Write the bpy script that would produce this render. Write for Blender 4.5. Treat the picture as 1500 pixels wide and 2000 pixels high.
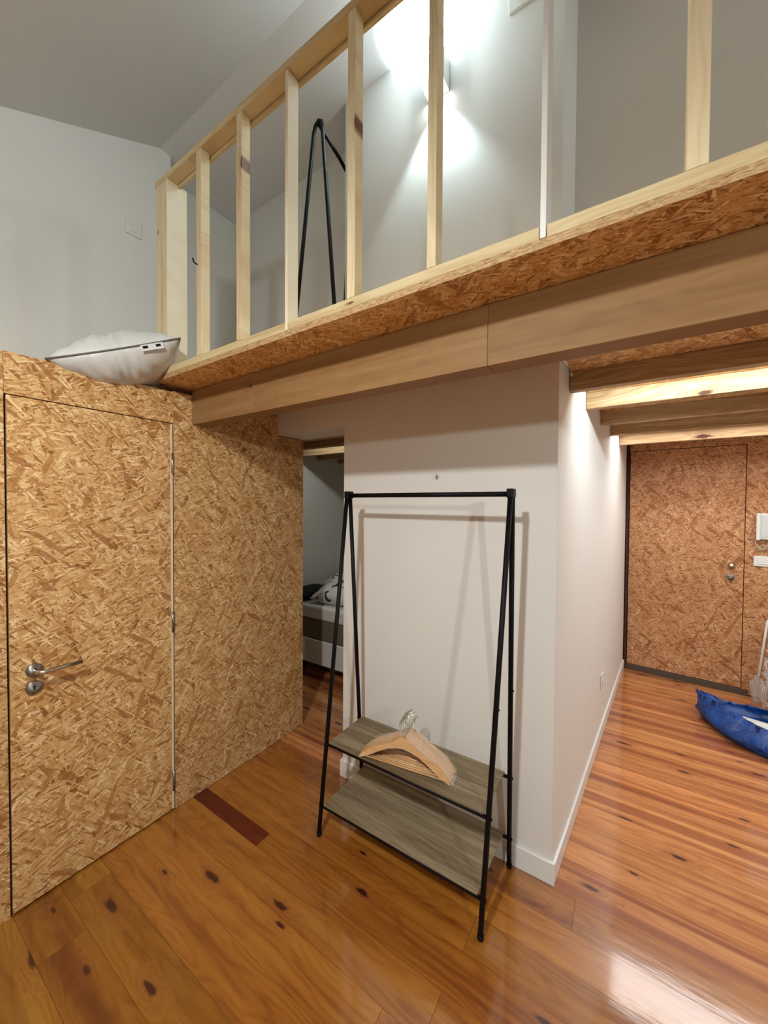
import bpy, bmesh, math, random
from mathutils import Vector, Matrix
random.seed(7)
C = bpy.context.scene.collection
S = bpy.context.scene
for o in list(bpy.data.objects): bpy.data.objects.remove(o)

# ------------------------------------------------------------------ camera
def srgb(r, g, b, a=1.0):
    f = lambda c: (c/255/12.92) if c/255 <= .04045 else ((c/255+.055)/1.055)**2.4
    return (f(r), f(g), f(b), a)

YAW, PITCH, ROLL, FPX, EYE = math.radians(33.396), math.radians(-1.179), math.radians(-.378), 735.0, 1.60
fw = Vector((-math.sin(YAW)*math.cos(PITCH), math.cos(YAW)*math.cos(PITCH), math.sin(PITCH)))
rt = Vector((math.cos(YAW), math.sin(YAW), 0)); dn = fw.cross(rt)
r2 = math.cos(ROLL)*rt + math.sin(ROLL)*dn; d2 = -math.sin(ROLL)*rt + math.cos(ROLL)*dn
cam = bpy.data.cameras.new('camera'); co = bpy.data.objects.new('camera', cam); C.objects.link(co)
m = Matrix.Identity(4)
for i in range(3):
    m[i][0] = r2[i]; m[i][1] = -d2[i]; m[i][2] = -fw[i]
m[0][3], m[1][3], m[2][3] = 0, 0, EYE
co.matrix_world = m
cam.sensor_fit = 'HORIZONTAL'; cam.sensor_width = 36; cam.lens = FPX/1500*36; cam.clip_start = .02
S.camera = co

# ------------------------------------------------------------------ world, lights, exposure
w = bpy.data.worlds.new('world'); S.world = w; w.use_nodes = True
w.node_tree.nodes['Background'].inputs[0].default_value = (.5, .55, .6, 1)
w.node_tree.nodes['Background'].inputs[1].default_value = .02
S.view_settings.view_transform = 'Standard'; S.view_settings.look = 'None'
S.view_settings.exposure = 0.0; S.view_settings.gamma = 1.0
S.view_settings.use_curve_mapping = False

def point(name, loc, power, col, rad=.06):
    l = bpy.data.lights.new(name, 'POINT'); l.energy = power; l.color = col; l.shadow_soft_size = rad
    o = bpy.data.objects.new(name, l); C.objects.link(o); o.location = loc; return o
def area(name, loc, rot, power, col, sx, sy, spread=math.pi):
    l = bpy.data.lights.new(name, 'AREA'); l.energy = power; l.color = col; l.shape = 'RECTANGLE'
    l.size = sx; l.size_y = sy; l.spread = spread
    o = bpy.data.objects.new(name, l); C.objects.link(o); o.location = loc; o.rotation_euler = rot; return o
def spot(name, loc, aim, power, col, deg, blend, rad=.06):
    l = bpy.data.lights.new(name, 'SPOT'); l.energy = power; l.color = col; l.spot_size = math.radians(deg); l.spot_blend = blend; l.shadow_soft_size = rad
    o = bpy.data.objects.new(name, l); C.objects.link(o); o.location = loc; o.rotation_euler = Vector(aim).to_track_quat('-Z', 'Y').to_euler(); return o
spot('room_lamp', (-.50, -.55, 2.74), (-.1, .22, -1), 172, (.95, 1, .98), 178, 1.0, .05)            # shaded ceiling lamp of the room, above and behind the camera
spot('room_wall_lamp', (1.70, -.50, 2.22), (-.56, .50, -.80), 78, (.95, 1, .98), 108, .35, .04)      # wall lamp on the right
spot('room_side_fill', (-.55, -.55, 2.80), (-1, .22, .12), 52, (.88, 1, 1), 120, .9, .08)         # fill spot added beside the room lamp to brighten the upper left wall
spot('loft_side_fill', (1.75, 1.89, 3.35), (-1, -.12, 0), 42, (.84, .97, 1), 150, .5, .12)       # unseen fill spot added right of the frame for upper wall and studs
area('hall_strip_lamp', (.75, 2.00, 2.185), (math.radians(40), 0, 0), 18, (.86, .97, 1), 1.7, .03)        # batten behind the first joist
area('hall_door_panel_lamp', (.76, 3.50, 2.192), (0, 0, 0), 18, (.95, .96, .96), 1.68, .42)
area('bedroom_strip_lamp', (-1.6, 2.36, 2.185), (math.radians(35), 0, 0), 4.5, (.90, 1, .95), 1.8, .03)

# ------------------------------------------------------------------ helpers
def parent_world(p):
    v = Vector((0, 0, 0))
    while p is not None:
        v += p.location; p = p.parent
    return v
def add(name, bm, mat, parent=None, origin=None, smooth=False, world=True):
    """link one mesh object; vertices are given in world space unless world=False"""
    me = bpy.data.meshes.new(name)
    bmesh.ops.recalc_face_normals(bm, faces=bm.faces)
    pw = parent_world(parent)
    if world:
        org = Vector(origin) if origin is not None else (pw if parent is not None else Vector((0, 0, 0)))
        for v in bm.verts: v.co -= org
    else:
        org = pw + Vector(origin or (0, 0, 0))
    bm.to_mesh(me); bm.free()
    if smooth:
        for p in me.polygons: p.use_smooth = True
    ob = bpy.data.objects.new(name, me); C.objects.link(ob)
    ob.parent = parent; ob.location = org - pw
    if mat is not None:
        for mm in (mat if isinstance(mat, (list, tuple)) else [mat]): me.materials.append(mm)
    return ob
def tag(o, label=None, cat=None, group=None, kind=None):
    if label: o['label'] = label
    if cat: o['category'] = cat
    if group: o['group'] = group
    if kind: o['kind'] = kind
    return o
def thing(name, loc, label, cat, group=None):
    o = bpy.data.objects.new(name, None); C.objects.link(o); o.location = loc; o.empty_display_size = .1
    return tag(o, label, cat, group)
def struct(o): o['kind'] = 'structure'; return o

def box(x0, x1, y0, y1, z0, z1, bev=0, bm=None, seg=1):
    own = bm is None
    b = bmesh.new()
    vs = [b.verts.new((x, y, z)) for x in (x0, x1) for y in (y0, y1) for z in (z0, z1)]
    for f in ((0,1,3,2),(4,6,7,5),(0,4,5,1),(2,3,7,6),(0,2,6,4),(1,5,7,3)):
        b.faces.new([vs[i] for i in f])
    if bev: bmesh.ops.bevel(b, geom=b.edges[:], offset=bev, segments=seg, affect='EDGES', profile=.5)
    if own: return b
    merge(bm, b); return bm
def merge(dst, src):
    mp = {}
    for v in src.verts: mp[v] = dst.verts.new(v.co)
    for f in src.faces:
        nf = dst.faces.new([mp[v] for v in f.verts]); nf.material_index = f.material_index; nf.smooth = f.smooth
    src.free()
def prism(poly, z0, z1, bev=0):
    b = bmesh.new()
    lo = [b.verts.new((x, y, z0)) for x, y in poly]; hi = [b.verts.new((x, y, z1)) for x, y in poly]
    n = len(poly)
    b.faces.new(lo[::-1]); b.faces.new(hi)
    for i in range(n): b.faces.new((lo[i], lo[(i+1) % n], hi[(i+1) % n], hi[i]))
    if bev: bmesh.ops.bevel(b, geom=b.edges[:], offset=bev, segments=1, affect='EDGES')
    return b
def tube(pts, r, n=10, bm=None, cap=True, closed=False):
    b = bm if bm is not None else bmesh.new()
    P = [Vector(p) for p in pts]; rings = []
    up = None; N = len(P)
    for i, p in enumerate(P):
        if closed: t = (P[(i+1) % N]-P[i-1]).normalized()
        else: t = (P[min(i+1, N-1)]-P[max(i-1, 0)]).normalized()
        if up is None:
            up = Vector((0, 0, 1)) if abs(t.z) < .9 else Vector((1, 0, 0))
        a = (up - t*up.dot(t)).normalized(); c = t.cross(a); up = a
        rr = r[i] if isinstance(r, (list, tuple)) else r
        rings.append([b.verts.new(p + (a*math.cos(2*math.pi*k/n) + c*math.sin(2*math.pi*k/n))*rr) for k in range(n)])
    rng = range(N if closed else N-1)
    for i in rng:
        A, B = rings[i], rings[(i+1) % N]
        for k in range(n):
            f = b.faces.new((A[k], A[(k+1) % n], B[(k+1) % n], B[k])); f.smooth = True
    if cap and not closed:
        b.faces.new(rings[0][::-1]); b.faces.new(rings[-1])
    return b
def lathe(prof, n=24, M=None, bm=None):
    """profile [(radius, height)], revolved about local z, then moved by M"""
    b = bmesh.new(); rings = []
    for r, h in prof:
        rings.append([b.verts.new((r*math.cos(2*math.pi*k/n), r*math.sin(2*math.pi*k/n), h)) for k in range(n)])
    for A, B in zip(rings, rings[1:]):
        for k in range(n): b.faces.new((A[k], A[(k+1) % n], B[(k+1) % n], B[k]))
    b.faces.new(rings[0][::-1]); b.faces.new(rings[-1])
    if M is not None: bmesh.ops.transform(b, matrix=M, verts=b.verts)
    if bm is not None: merge(bm, b); return bm
    return b
def facing(origin, direction):
    d = Vector(direction).normalized()
    return Matrix.Translation(origin) @ d.to_track_quat('Z', 'Y').to_matrix().to_4x4()

# ------------------------------------------------------------------ materials
class NT:
    def __init__(s, name):
        s.m = bpy.data.materials.new(name); s.m.use_nodes = True; s.t = s.m.node_tree
        s.b = s.t.nodes['Principled BSDF']
    def n(s, typ, **k):
        nd = s.t.nodes.new(typ)
        for a, v in k.items(): setattr(nd, a, v)
        return nd
    def l(s, a, b): s.t.links.new(a, b)
    def math(s, op, a, b=None, c=None, clamp=False):
        nd = s.n('ShaderNodeMath', operation=op); nd.use_clamp = clamp
        for i, v in enumerate((a, b, c)):
            if v is None: continue
            if isinstance(v, (int, float)): nd.inputs[i].default_value = v
            else: s.l(v, nd.inputs[i])
        return nd.outputs[0]
    def mix(s, fac, a, b, blend='MIX'):
        nd = s.n('ShaderNodeMix', data_type='RGBA', blend_type=blend)
        for sock, v in ((nd.inputs[0], fac), (nd.inputs[6], a), (nd.inputs[7], b)):
            if isinstance(v, (int, float)): sock.default_value = v
            elif isinstance(v, tuple): sock.default_value = v
            else: s.l(v, sock)
        return nd.outputs[2]
    def ramp(s, fac, stops):
        nd = s.n('ShaderNodeValToRGB'); e = nd.color_ramp.elements
        while len(e) < len(stops): e.new(.5)
        for el, (p, c) in zip(e, stops): el.position = p; el.color = c
        s.l(fac, nd.inputs[0]); return nd.outputs[0]
    def coords(s, axes, shift=True):
        """object coordinates in metres, (along, across), with an offset of its own for each object"""
        tc = s.n('ShaderNodeTexCoord'); sep = s.n('ShaderNodeSeparateXYZ'); s.l(tc.outputs['Object'], sep.inputs[0])
        cmb = s.n('ShaderNodeCombineXYZ')
        for i, a in enumerate(axes): s.l(sep.outputs['XYZ'.index(a)], cmb.inputs[i])
        if not shift: return cmb.outputs[0]
        oi = s.n('ShaderNodeObjectInfo'); sc = s.math('MULTIPLY', oi.outputs['Random'], 37.0)
        add_ = s.n('ShaderNodeVectorMath', operation='ADD'); s.l(cmb.outputs[0], add_.inputs[0])
        c2 = s.n('ShaderNodeCombineXYZ'); s.l(sc, c2.inputs[0]); s.l(s.math('MULTIPLY', sc, 1.73), c2.inputs[1]); s.l(c2.outputs[0], add_.inputs[1])
        return add_.outputs[0]
    def mapping(s, v, rot=0, scale=(1, 1, 1), loc=(0, 0, 0)):
        # rotate first, then scale
        a = s.n('ShaderNodeVectorRotate', rotation_type='Z_AXIS'); s.l(v, a.inputs['Vector']); a.inputs['Angle'].default_value = rot
        mp = s.n('ShaderNodeMapping'); s.l(a.outputs[0], mp.inputs[0]); mp.inputs['Scale'].default_value = scale; mp.inputs['Location'].default_value = loc
        return mp.outputs[0]
    def noise(s, v, scale, detail=3, rough=.5, dist=0):
        nd = s.n('ShaderNodeTexNoise', noise_dimensions='3D'); s.l(v, nd.inputs['Vector'])
        nd.inputs['Scale'].default_value = scale; nd.inputs['Detail'].default_value = detail
        nd.inputs['Roughness'].default_value = rough; nd.inputs['Distortion'].default_value = dist
        return nd.outputs[0]
    def bump(s, h, strength, dist=.002):
        nd = s.n('ShaderNodeBump'); nd.inputs['Strength'].default_value = strength; nd.inputs['Distance'].default_value = dist
        s.l(h, nd.inputs['Height']); s.l(nd.outputs[0], s.b.inputs['Normal'])
def plain(name, col, rough=.5, metal=0, spec=.5, bump=0, bscale=200):
    t = NT(name); t.b.inputs['Base Color'].default_value = col; t.b.inputs['Roughness'].default_value = rough
    t.b.inputs['Metallic'].default_value = metal; t.b.inputs['Specular IOR Level'].default_value = spec
    tc = t.n('ShaderNodeTexCoord'); nz = t.noise(tc.outputs['Object'], bscale, 3)
    t.l(t.mix(.5, col, t.mix(nz, tuple(c*.9 for c in col[:3])+(1,), tuple(min(1, c*1.08) for c in col[:3])+(1,))), t.b.inputs['Base Color'])
    if bump: t.bump(nz, bump, .001)
    return t.m

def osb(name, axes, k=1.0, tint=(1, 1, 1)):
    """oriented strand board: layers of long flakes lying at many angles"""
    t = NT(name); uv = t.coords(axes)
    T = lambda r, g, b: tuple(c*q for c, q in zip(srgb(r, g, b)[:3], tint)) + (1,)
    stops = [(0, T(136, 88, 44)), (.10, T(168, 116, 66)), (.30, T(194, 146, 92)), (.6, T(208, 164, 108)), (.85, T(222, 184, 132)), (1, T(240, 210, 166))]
    jit = t.n('ShaderNodeTexNoise'); t.l(uv, jit.inputs['Vector']); jit.inputs['Scale'].default_value = 22; jit.inputs['Detail'].default_value = 4
    jv = t.n('ShaderNodeVectorMath', operation='MULTIPLY_ADD'); t.l(jit.outputs['Color'], jv.inputs[0]); jv.inputs[1].default_value = (.012, .012, 0); t.l(uv, jv.inputs[2])
    base = t.noise(t.mapping(uv, .4, (40, 130, 1)), 1, 4, .65)
    col = t.ramp(base, [(.25, T(148, 100, 56)), (.45, T(190, 142, 90)), (.6, T(206, 162, 108)), (.78, T(226, 190, 138))])
    h = base
    sizes = [(.060, .008, .5), (.090, .018, .42), (.045, .006, .45), (.070, .011, .42), (.120, .026, .30), (.050, .007, .42), (.080, .014, .38), (.038, .005, .40),
             (.110, .020, .24), (.055, .008, .36), (.140, .030, .14), (.042, .0055, .34), (.075, .012, .28), (.035, .0045, .30), (.100, .017, .15), (.048, .0065, .26), (.032, .0045, .22)]
    L = [((i*1.9416) % math.pi, a, b_, p) for i, (a, b_, p) in enumerate(sizes)]
    for i, (ang, ln, wd, p) in enumerate(L):
        v = t.mapping(jv.outputs[0], ang, (1/(ln*k), 1/(wd*k), 1), (i*3.1, i*7.7, 0))
        vo = t.n('ShaderNodeTexVoronoi', voronoi_dimensions='2D', feature='F1'); t.l(v, vo.inputs['Vector']); vo.inputs['Scale'].default_value = 1
        sp = t.n('ShaderNodeSeparateColor'); t.l(vo.outputs['Color'], sp.inputs[0])
        mask = t.math('LESS_THAN', sp.outputs[1], p)
        grain = t.noise(t.mapping(v, 0, (.6, 5, 1)), 1, 2)
        val = t.math('ADD', sp.outputs[0], t.math('MULTIPLY', t.math('SUBTRACT', grain, .5), .7))
        # a darker rim where a flake goes under the next one
        edge = t.math('MULTIPLY', t.math('SUBTRACT', vo.outputs['Distance'], .42, clamp=True), .5)
        c = t.ramp(t.math('SUBTRACT', val, edge), stops)
        col = t.mix(mask, col, c)
        h = t.mix(mask, h, sp.outputs[2])
    v = t.mapping(jv.outputs[0], .7, (1/.09, 1/.020, 1), (50, 21, 0))
    vo = t.n('ShaderNodeTexVoronoi', voronoi_dimensions='2D', feature='F1'); t.l(v, vo.inputs['Vector']); vo.inputs['Scale'].default_value = 1
    sp = t.n('ShaderNodeSeparateColor'); t.l(vo.outputs['Color'], sp.inputs[0])
    col = t.mix(t.math('MULTIPLY', t.math('LESS_THAN', sp.outputs[1], .022), .7), col, T(146, 90, 44))
    v = t.mapping(jv.outputs[0], 2.0, (1/.10, 1/.022, 1), (9, 71, 0))
    vo = t.n('ShaderNodeTexVoronoi', voronoi_dimensions='2D', feature='F1'); t.l(v, vo.inputs['Vector']); vo.inputs['Scale'].default_value = 1
    sp = t.n('ShaderNodeSeparateColor'); t.l(vo.outputs['Color'], sp.inputs[0])
    col = t.mix(t.math('MULTIPLY', t.math('LESS_THAN', sp.outputs[1], .022), .65), col, T(158, 104, 52))
    sp = t.noise(uv, 130, 2, .6); spec = t.math('GREATER_THAN', sp, .70)
    col = t.mix(t.math('MULTIPLY', spec, .6), col, T(98, 58, 26))
    big = t.noise(uv, 2.2, 2); col = t.mix(t.math('MULTIPLY', t.math('SUBTRACT', big, .4), .5, clamp=True), col, T(168, 112, 60))
    t.l(col, t.b.inputs['Base Color']); t.b.inputs['Roughness'].default_value = .42; t.b.inputs['Specular IOR Level'].default_value = .35
    t.bump(h, .35, .0015); return t.m
def osb_edge(name):
    t = NT(name); uv = t.coords('XYZ')
    n1 = t.noise(t.mapping(uv, 0, (60, 60, 420)), 1, 5, .7)
    col = t.ramp(n1, [(.28, srgb(92, 62, 34)), (.42, srgb(160, 122, 80)), (.55, srgb(196, 160, 114)), (.72, srgb(222, 194, 152))])
    t.l(col, t.b.inputs['Base Color']); t.b.inputs['Roughness'].default_value = .7; t.bump(n1, .5, .002); return t.m
def wood(name, axes, light, mid, dark, ring=34, grain=1.0, knots=.25, rough=.5, spec=.4, objcol=False, knotcol=srgb(70, 34, 16), kscale=(2.6, 7), coat=0, streak=0, bump=.12, ringw=.26):
    """solid timber: stretched rings, fine grain, scattered knots with halos"""
    t = NT(name); uv = t.coords(axes)
    kv = t.mapping(uv, 0, kscale+(1,))
    vo = t.n('ShaderNodeTexVoronoi', voronoi_dimensions='2D', feature='F1'); t.l(kv, vo.inputs['Vector']); vo.inputs['Scale'].default_value = 1
    spc = t.n('ShaderNodeSeparateColor'); t.l(vo.outputs['Color'], spc.inputs[0])
    if objcol:
        ok = t.n('ShaderNodeObjectInfo'); kn_ = t.math('MULTIPLY', t.math('MULTIPLY_ADD', ok.outputs['Alpha'], .8, .5), knots)
    else: kn_ = knots
    has = t.math('LESS_THAN', spc.outputs[0], kn_)
    size = t.math('MULTIPLY_ADD', spc.outputs[1], .07, .04)
    kn2 = t.noise(t.mapping(uv, 0, (30, 70, 1)), 1, 2)
    rel = t.math('DIVIDE', vo.outputs['Distance'], t.math('MULTIPLY', size, t.math('MULTIPLY_ADD', kn2, 1.4, .3)))
    halo = t.math('MULTIPLY', has, t.math('SUBTRACT', 1.0, t.math('DIVIDE', rel, 4.5), clamp=True))
    warp = t.noise(t.mapping(uv, 0, (1.3, 7, 1)), 1, 2, .5)
    sep = t.n('ShaderNodeSeparateXYZ'); t.l(uv, sep.inputs[0])
    ph = t.math('ADD', t.math('MULTIPLY', sep.outputs[1], ring), t.math('ADD', t.math('MULTIPLY', warp, 13.0), t.math('MULTIPLY', halo, 2.2)))
    rings = t.math('MULTIPLY_ADD', t.math('SINE', t.math('MULTIPLY', ph, 6.283)), .5, .5)
    rings = t.math('POWER', rings, 1.6)
    fine = t.noise(t.mapping(uv, 0, (7, 240, 1)), 1, 4, .6)
    broad = t.noise(t.mapping(uv, 0, (.9, 16, 1)), 1, 3, .55)
    val = t.math('ADD', t.math('MULTIPLY', rings, ringw*grain), t.math('ADD', t.math('MULTIPLY', t.math('SUBTRACT', fine, .5), .55*grain), t.math('MULTIPLY', t.math('SUBTRACT', broad, .5), 1.5)))
    val = t.math('ADD', val, .35)
    col = t.ramp(val, [(.05, light), (.45, mid), (.95, dark)])
    if streak:
        st = t.noise(t.mapping(uv, 0, (.30, 15, 1)), 1, 2.2, .5)
        oi = t.n('ShaderNodeObjectInfo')
        st = t.math('MULTIPLY', t.math('MULTIPLY', t.math('SUBTRACT', st, .47, clamp=True), streak*7, clamp=True), oi.outputs['Alpha'])
        col = t.mix(t.math('MULTIPLY', st, .85), col, dark)
    if objcol:
        oi = t.n('ShaderNodeObjectInfo'); col = t.mix(1.0, col, oi.outputs['Color'], 'MULTIPLY')
    col = t.mix(t.math('MULTIPLY', halo, .55), col, dark)
    core = t.math('MULTIPLY', has, t.math('MULTIPLY', t.math('SUBTRACT', 1.35, rel, clamp=True), 1.6, clamp=True))
    col = t.mix(core, col, knotcol)
    t.l(col, t.b.inputs['Base Color']); t.b.inputs['Roughness'].default_value = rough; t.b.inputs['Specular IOR Level'].default_value = spec
    if coat:
        t.b.inputs['Coat IOR'].default_value = 1.7; t.b.inputs['Coat Weight'].default_value = coat; t.b.inputs['Coat Roughness'].default_value = .10
        cn = t.n('ShaderNodeBump'); cn.inputs['Strength'].default_value = .10; cn.inputs['Distance'].default_value = .004
        t.l(t.noise(t.mapping(uv, 0, (5, 22, 1)), 1, 3), cn.inputs['Height']); t.l(cn.outputs[0], t.b.inputs['Coat Normal'])
    if bump: t.bump(fine, bump, .001)
    return t.m

M = {}
def paint(name, col, rough=.55):
    t = NT(name); tc = t.n('ShaderNodeTexCoord'); n = t.noise(tc.outputs['Object'], 3, 3)
    c2 = tuple(c*.95 for c in col[:3])+(1,)
    t.l(t.mix(n, c2, col), t.b.inputs['Base Color']); t.b.inputs['Roughness'].default_value = rough; t.b.inputs['Specular IOR Level'].default_value = .3
    t.bump(t.noise(tc.outputs['Object'], 140, 3), .06, .001); return t.m
M['white'] = paint('white_paint', (.80, .78, .74, 1))
M['ceil'] = paint('ceiling_paint', (.72, .73, .74, 1), .8)
M['trim'] = paint('white_gloss', (.82, .81, .78, 1), .35)
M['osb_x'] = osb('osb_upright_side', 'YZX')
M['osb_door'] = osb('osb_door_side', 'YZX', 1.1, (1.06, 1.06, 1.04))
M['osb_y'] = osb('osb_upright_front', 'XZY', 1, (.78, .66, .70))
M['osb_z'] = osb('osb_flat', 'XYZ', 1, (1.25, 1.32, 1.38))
M['osb_e'] = osb_edge('osb_cut_edge')
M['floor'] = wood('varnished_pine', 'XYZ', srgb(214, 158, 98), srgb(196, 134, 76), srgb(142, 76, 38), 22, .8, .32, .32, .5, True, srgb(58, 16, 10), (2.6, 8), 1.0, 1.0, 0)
M['beam'] = wood('glulam_spruce', 'XZY', srgb(160, 124, 82), srgb(146, 108, 66), srgb(118, 80, 46), 10, .4, .32, .6, .3, False, srgb(84, 50, 22), (1.7, 6))
M['joist'] = wood('joist_pine', 'XZY', srgb(200, 174, 138), srgb(172, 142, 104), srgb(124, 96, 62), 30, .8, .15, .65, .3)
M['stud'] = wood('planed_spruce', 'ZXY', srgb(236, 220, 186), srgb(226, 206, 166), srgb(196, 164, 118), 50, .8, .22, .6, .3, False, srgb(110, 66, 34), (4, 16))
M['plate'] = wood('planed_spruce_flat', 'XZY', srgb(222, 202, 162), srgb(206, 182, 138), srgb(174, 142, 98), 50, .8, .15, .6, .3, False, srgb(110, 66, 34), (3, 12))
M['shelf'] = wood('grey_oak_foil', 'XYZ', srgb(164, 147, 118), srgb(122, 105, 80), srgb(58, 46, 32), 55, 1.5, .0, .5, .35, ringw=.06)
M['hanger'] = wood('hanger_wood', 'XZY', srgb(230, 190, 144), srgb(214, 168, 118), srgb(190, 138, 88), 60, .5, 0, .35, .5)
M['black'] = plain('black_powder_coat', (.003, .003, .004, 1), .5, 0, .18)
M['steel'] = plain('brushed_steel', (.30, .28, .26, 1), .32, 1)
M['chrome'] = plain('bright_steel', (.62, .60, .56, 1), .22, 1)
M['brass'] = plain('aged_brass', (.34, .27, .17, 1), .3, 1)
M['dark'] = plain('dark_void', (.004, .003, .003, 1), .9)
M['gap'] = plain('dark_rebate', srgb(62, 28, 12), .8)
M['plastic'] = plain('white_plastic', (.72, .71, .68, 1), .35)
M['plastic_grey'] = plain('pale_grey_plastic', (.55, .58, .55, 1), .35)
M['edge'] = plain('pale_edge_band', srgb(226, 208, 176), .5)
M['wire'] = plain('white_wire', (.82, .80, .78, 1), .4)

# ------------------------------------------------------------------ structure: floor
XO, YW, XL = -1.966, 1.70, -2.76                      # osb partition, white wall face, far left wall
fl = struct(add('floor', box(XL-.1, 2.0, -2.5, 4.75, -.10, -.022), M['dark']))
PW, Y0 = .143, 1.26
heart = wood('dark_heartwood', 'XYZ', srgb(112, 50, 30), srgb(96, 38, 22), srgb(70, 24, 14), 22, .8, .02, .35)
rng = random.Random(3)
seams = {0: [-.48, 1.3], 2: [-.165, 1.6], -2: [-.495, 1.5], 1: [.9], -1: [.8], 3: [-.95, 1.1]}
def plank(x0, x1, y0, y1, colr):
    o = add('plank', box(x0+.0005, x1-.0005, y0+.0004, y1-.0004, -.020, 0), M['floor'], fl, ((x0+x1)/2, (y0+y1)/2, 0))
    o.color = colr; return o
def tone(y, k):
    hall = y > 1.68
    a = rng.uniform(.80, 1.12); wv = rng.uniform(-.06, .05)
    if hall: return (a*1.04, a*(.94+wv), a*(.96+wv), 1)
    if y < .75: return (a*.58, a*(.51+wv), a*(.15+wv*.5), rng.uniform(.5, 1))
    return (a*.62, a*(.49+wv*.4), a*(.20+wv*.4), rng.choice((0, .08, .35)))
for k in range(-26, 24):
    y0 = Y0+k*PW; y1 = y0+PW
    if y0 < -2.5: continue
    xs = seams.get(k)
    if xs is None:
        xs = []; x = XL+rng.uniform(.4, 2.0) if y0 < 1.6 else rng.uniform(1.1, 1.5)
        while x < 1.7: xs.append(x); x += rng.uniform(1.5, 2.4)
    xs = [XL]+list(xs)+[1.95]
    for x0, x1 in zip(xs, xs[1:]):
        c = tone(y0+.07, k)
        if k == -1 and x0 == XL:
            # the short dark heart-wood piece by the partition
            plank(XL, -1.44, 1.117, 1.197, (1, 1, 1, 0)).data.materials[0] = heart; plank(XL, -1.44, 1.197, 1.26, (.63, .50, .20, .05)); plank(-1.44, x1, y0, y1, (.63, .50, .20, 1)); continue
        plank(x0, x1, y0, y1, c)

# ------------------------------------------------------------------ structure: walls and ceilings
SY, SZ, SL, RY = .522, 3.51, .506, 1.26               # sloping ceiling line, ridge at y = RY, z = 3.88
zc = lambda y: SZ+SL*(y-SY) if y < RY else 3.88
CEIL = SZ+SL*(RY-SY)
def yzprism(pts, x0, x1):
    b = bmesh.new(); A = [b.verts.new((x0, y, z)) for y, z in pts]; B = [b.verts.new((x1, y, z)) for y, z in pts]; n = len(pts)
    b.faces.new(A); b.faces.new(B[::-1])
    for i in range(n): b.faces.new((A[i], B[i], B[(i+1) % n], A[(i+1) % n]))
    return b
struct(add('ceiling', yzprism([(-2.5, zc(-2.5)), (RY, CEIL), (RY, CEIL+.15), (-2.5, zc(-2.5)+.15)], XL-.1, 2.0), M['ceil']))
struct(add('ceiling_loft', box(XL-.1, 2.0, RY, 2.1, CEIL, CEIL+.15), M['ceil']))
struct(add('wall_upper_left', yzprism([(-2.5, 0), (1.33, 0), (1.33, CEIL+.05), (RY, CEIL+.02), (-2.5, zc(-2.5)+.02)], -2.78, -2.58), M['white']))
struct(add('wall_far_left', box(XL-.12, XL, 1.33, 4.6, 0, CEIL+.05), M['white']))
struct(add('wall_back', box(XL-.1, 2.0, -2.6, -2.5, 0, 2.3), M['white']))
struct(add('wall_right', box(1.9, 2.0, -2.5, 4.6, 0, CEIL+.1), M['white']))
# white block between room, bedroom and hall
A0, B0 = Vector((-.260, 1.70)), Vector((-.053, 4.40)); hd = (B0-A0).normalized(); hx = lambda y: A0.x+(y-A0.y)*hd.x/hd.y
struct(add('wall_middle', prism([(-1.40, YW), (hx(YW), YW), (hx(1.93), 1.93), (-1.40, 1.93)], 0, CEIL), M['white']))
struct(add('wall_hall', prism([(hx(1.93), 1.93), (hx(4.40), 4.40), (hx(4.40)-.12, 4.40), (hx(1.93)-.12, 1.93)], 0, 2.2), M['white']))
struct(add('wall_lintel', box(XO-.06, -1.40, YW, 1.93, 2.052, 2.2), M['white']))
struct(add('wall_bedroom_back', box(XL, hx(4.4)-.12, 4.42, 4.5, 0, 2.2), M['white']))
struct(add('wall_loft_left', box(XL, -1.399, 1.93, 2.05, 2.222, CEIL), M['white']))
struct(add('wall_loft_right', box(hx(1.93)-.001, 1.9, 1.93, 2.05, 2.222, CEIL), M['white']))
# loft floor board (osb) with its cut edge
YE, ZT, ZF = .945, 2.20, 2.222
def slab(name, x0, x1, y0, y1, z0, z1):
    b = box(x0, x1, y0, y1, z0, z1)
    o = add(name, b, [M['osb_z'], M['osb_e']])
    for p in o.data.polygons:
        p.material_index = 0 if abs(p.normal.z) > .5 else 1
    return o
struct(slab('floor_loft', -1.985, 1.9, YE, YW, ZT, ZF))
struct(slab('floor_loft_hall', hx(1.93)+.003, 1.9, YW, 4.5, ZT, ZF))
struct(slab('floor_loft_bedroom', XL, -1.40, YW+.001, 4.42, ZT, ZF))
struct(slab('floor_loft_back', -1.40, hx(1.93)-.003, 1.93, 4.42, ZT, ZF))
struct(slab('floor_loft_side', -2.58, -1.986, 1.0, YW, ZT, ZF))

# osb partition of the bathroom
part_t = .018
wl = struct(add('wall_left', box(XO-.075, XO-part_t, -2.45, 1.925, 0, 2.14), M['gap']))
def panel_x(y0, y1, z0, z1, mat, par, name='panel', x1=XO, th=part_t, bev=.0008):
    b = box(x1-th, x1, y0, y1, z0, z1, bev)
    o = add(name, b, [mat, M['osb_e']], par, (x1, y0, z0))
    for p in o.data.polygons: p.material_index = 0 if abs(p.normal.x) > .5 else 1
    return o
DY0, DY1, DZ = .400, 1.010, 2.003
panel_x(-2.45, -.85, 0, 2.150, M['osb_x'], wl)
panel_x(-.849, DY0-.004, 0, 2.160, M['osb_x'], wl)
panel_x(DY0-.003, DY1+.010, DZ+.004, 2.165, M['osb_door'], wl)
panel_x(DY1+.011, YW, 0.002, 2.172, M['osb_x'], wl)
panel_x(YW+.001, 1.930, 0.002, 2.048, M['osb_x'], wl)
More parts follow.
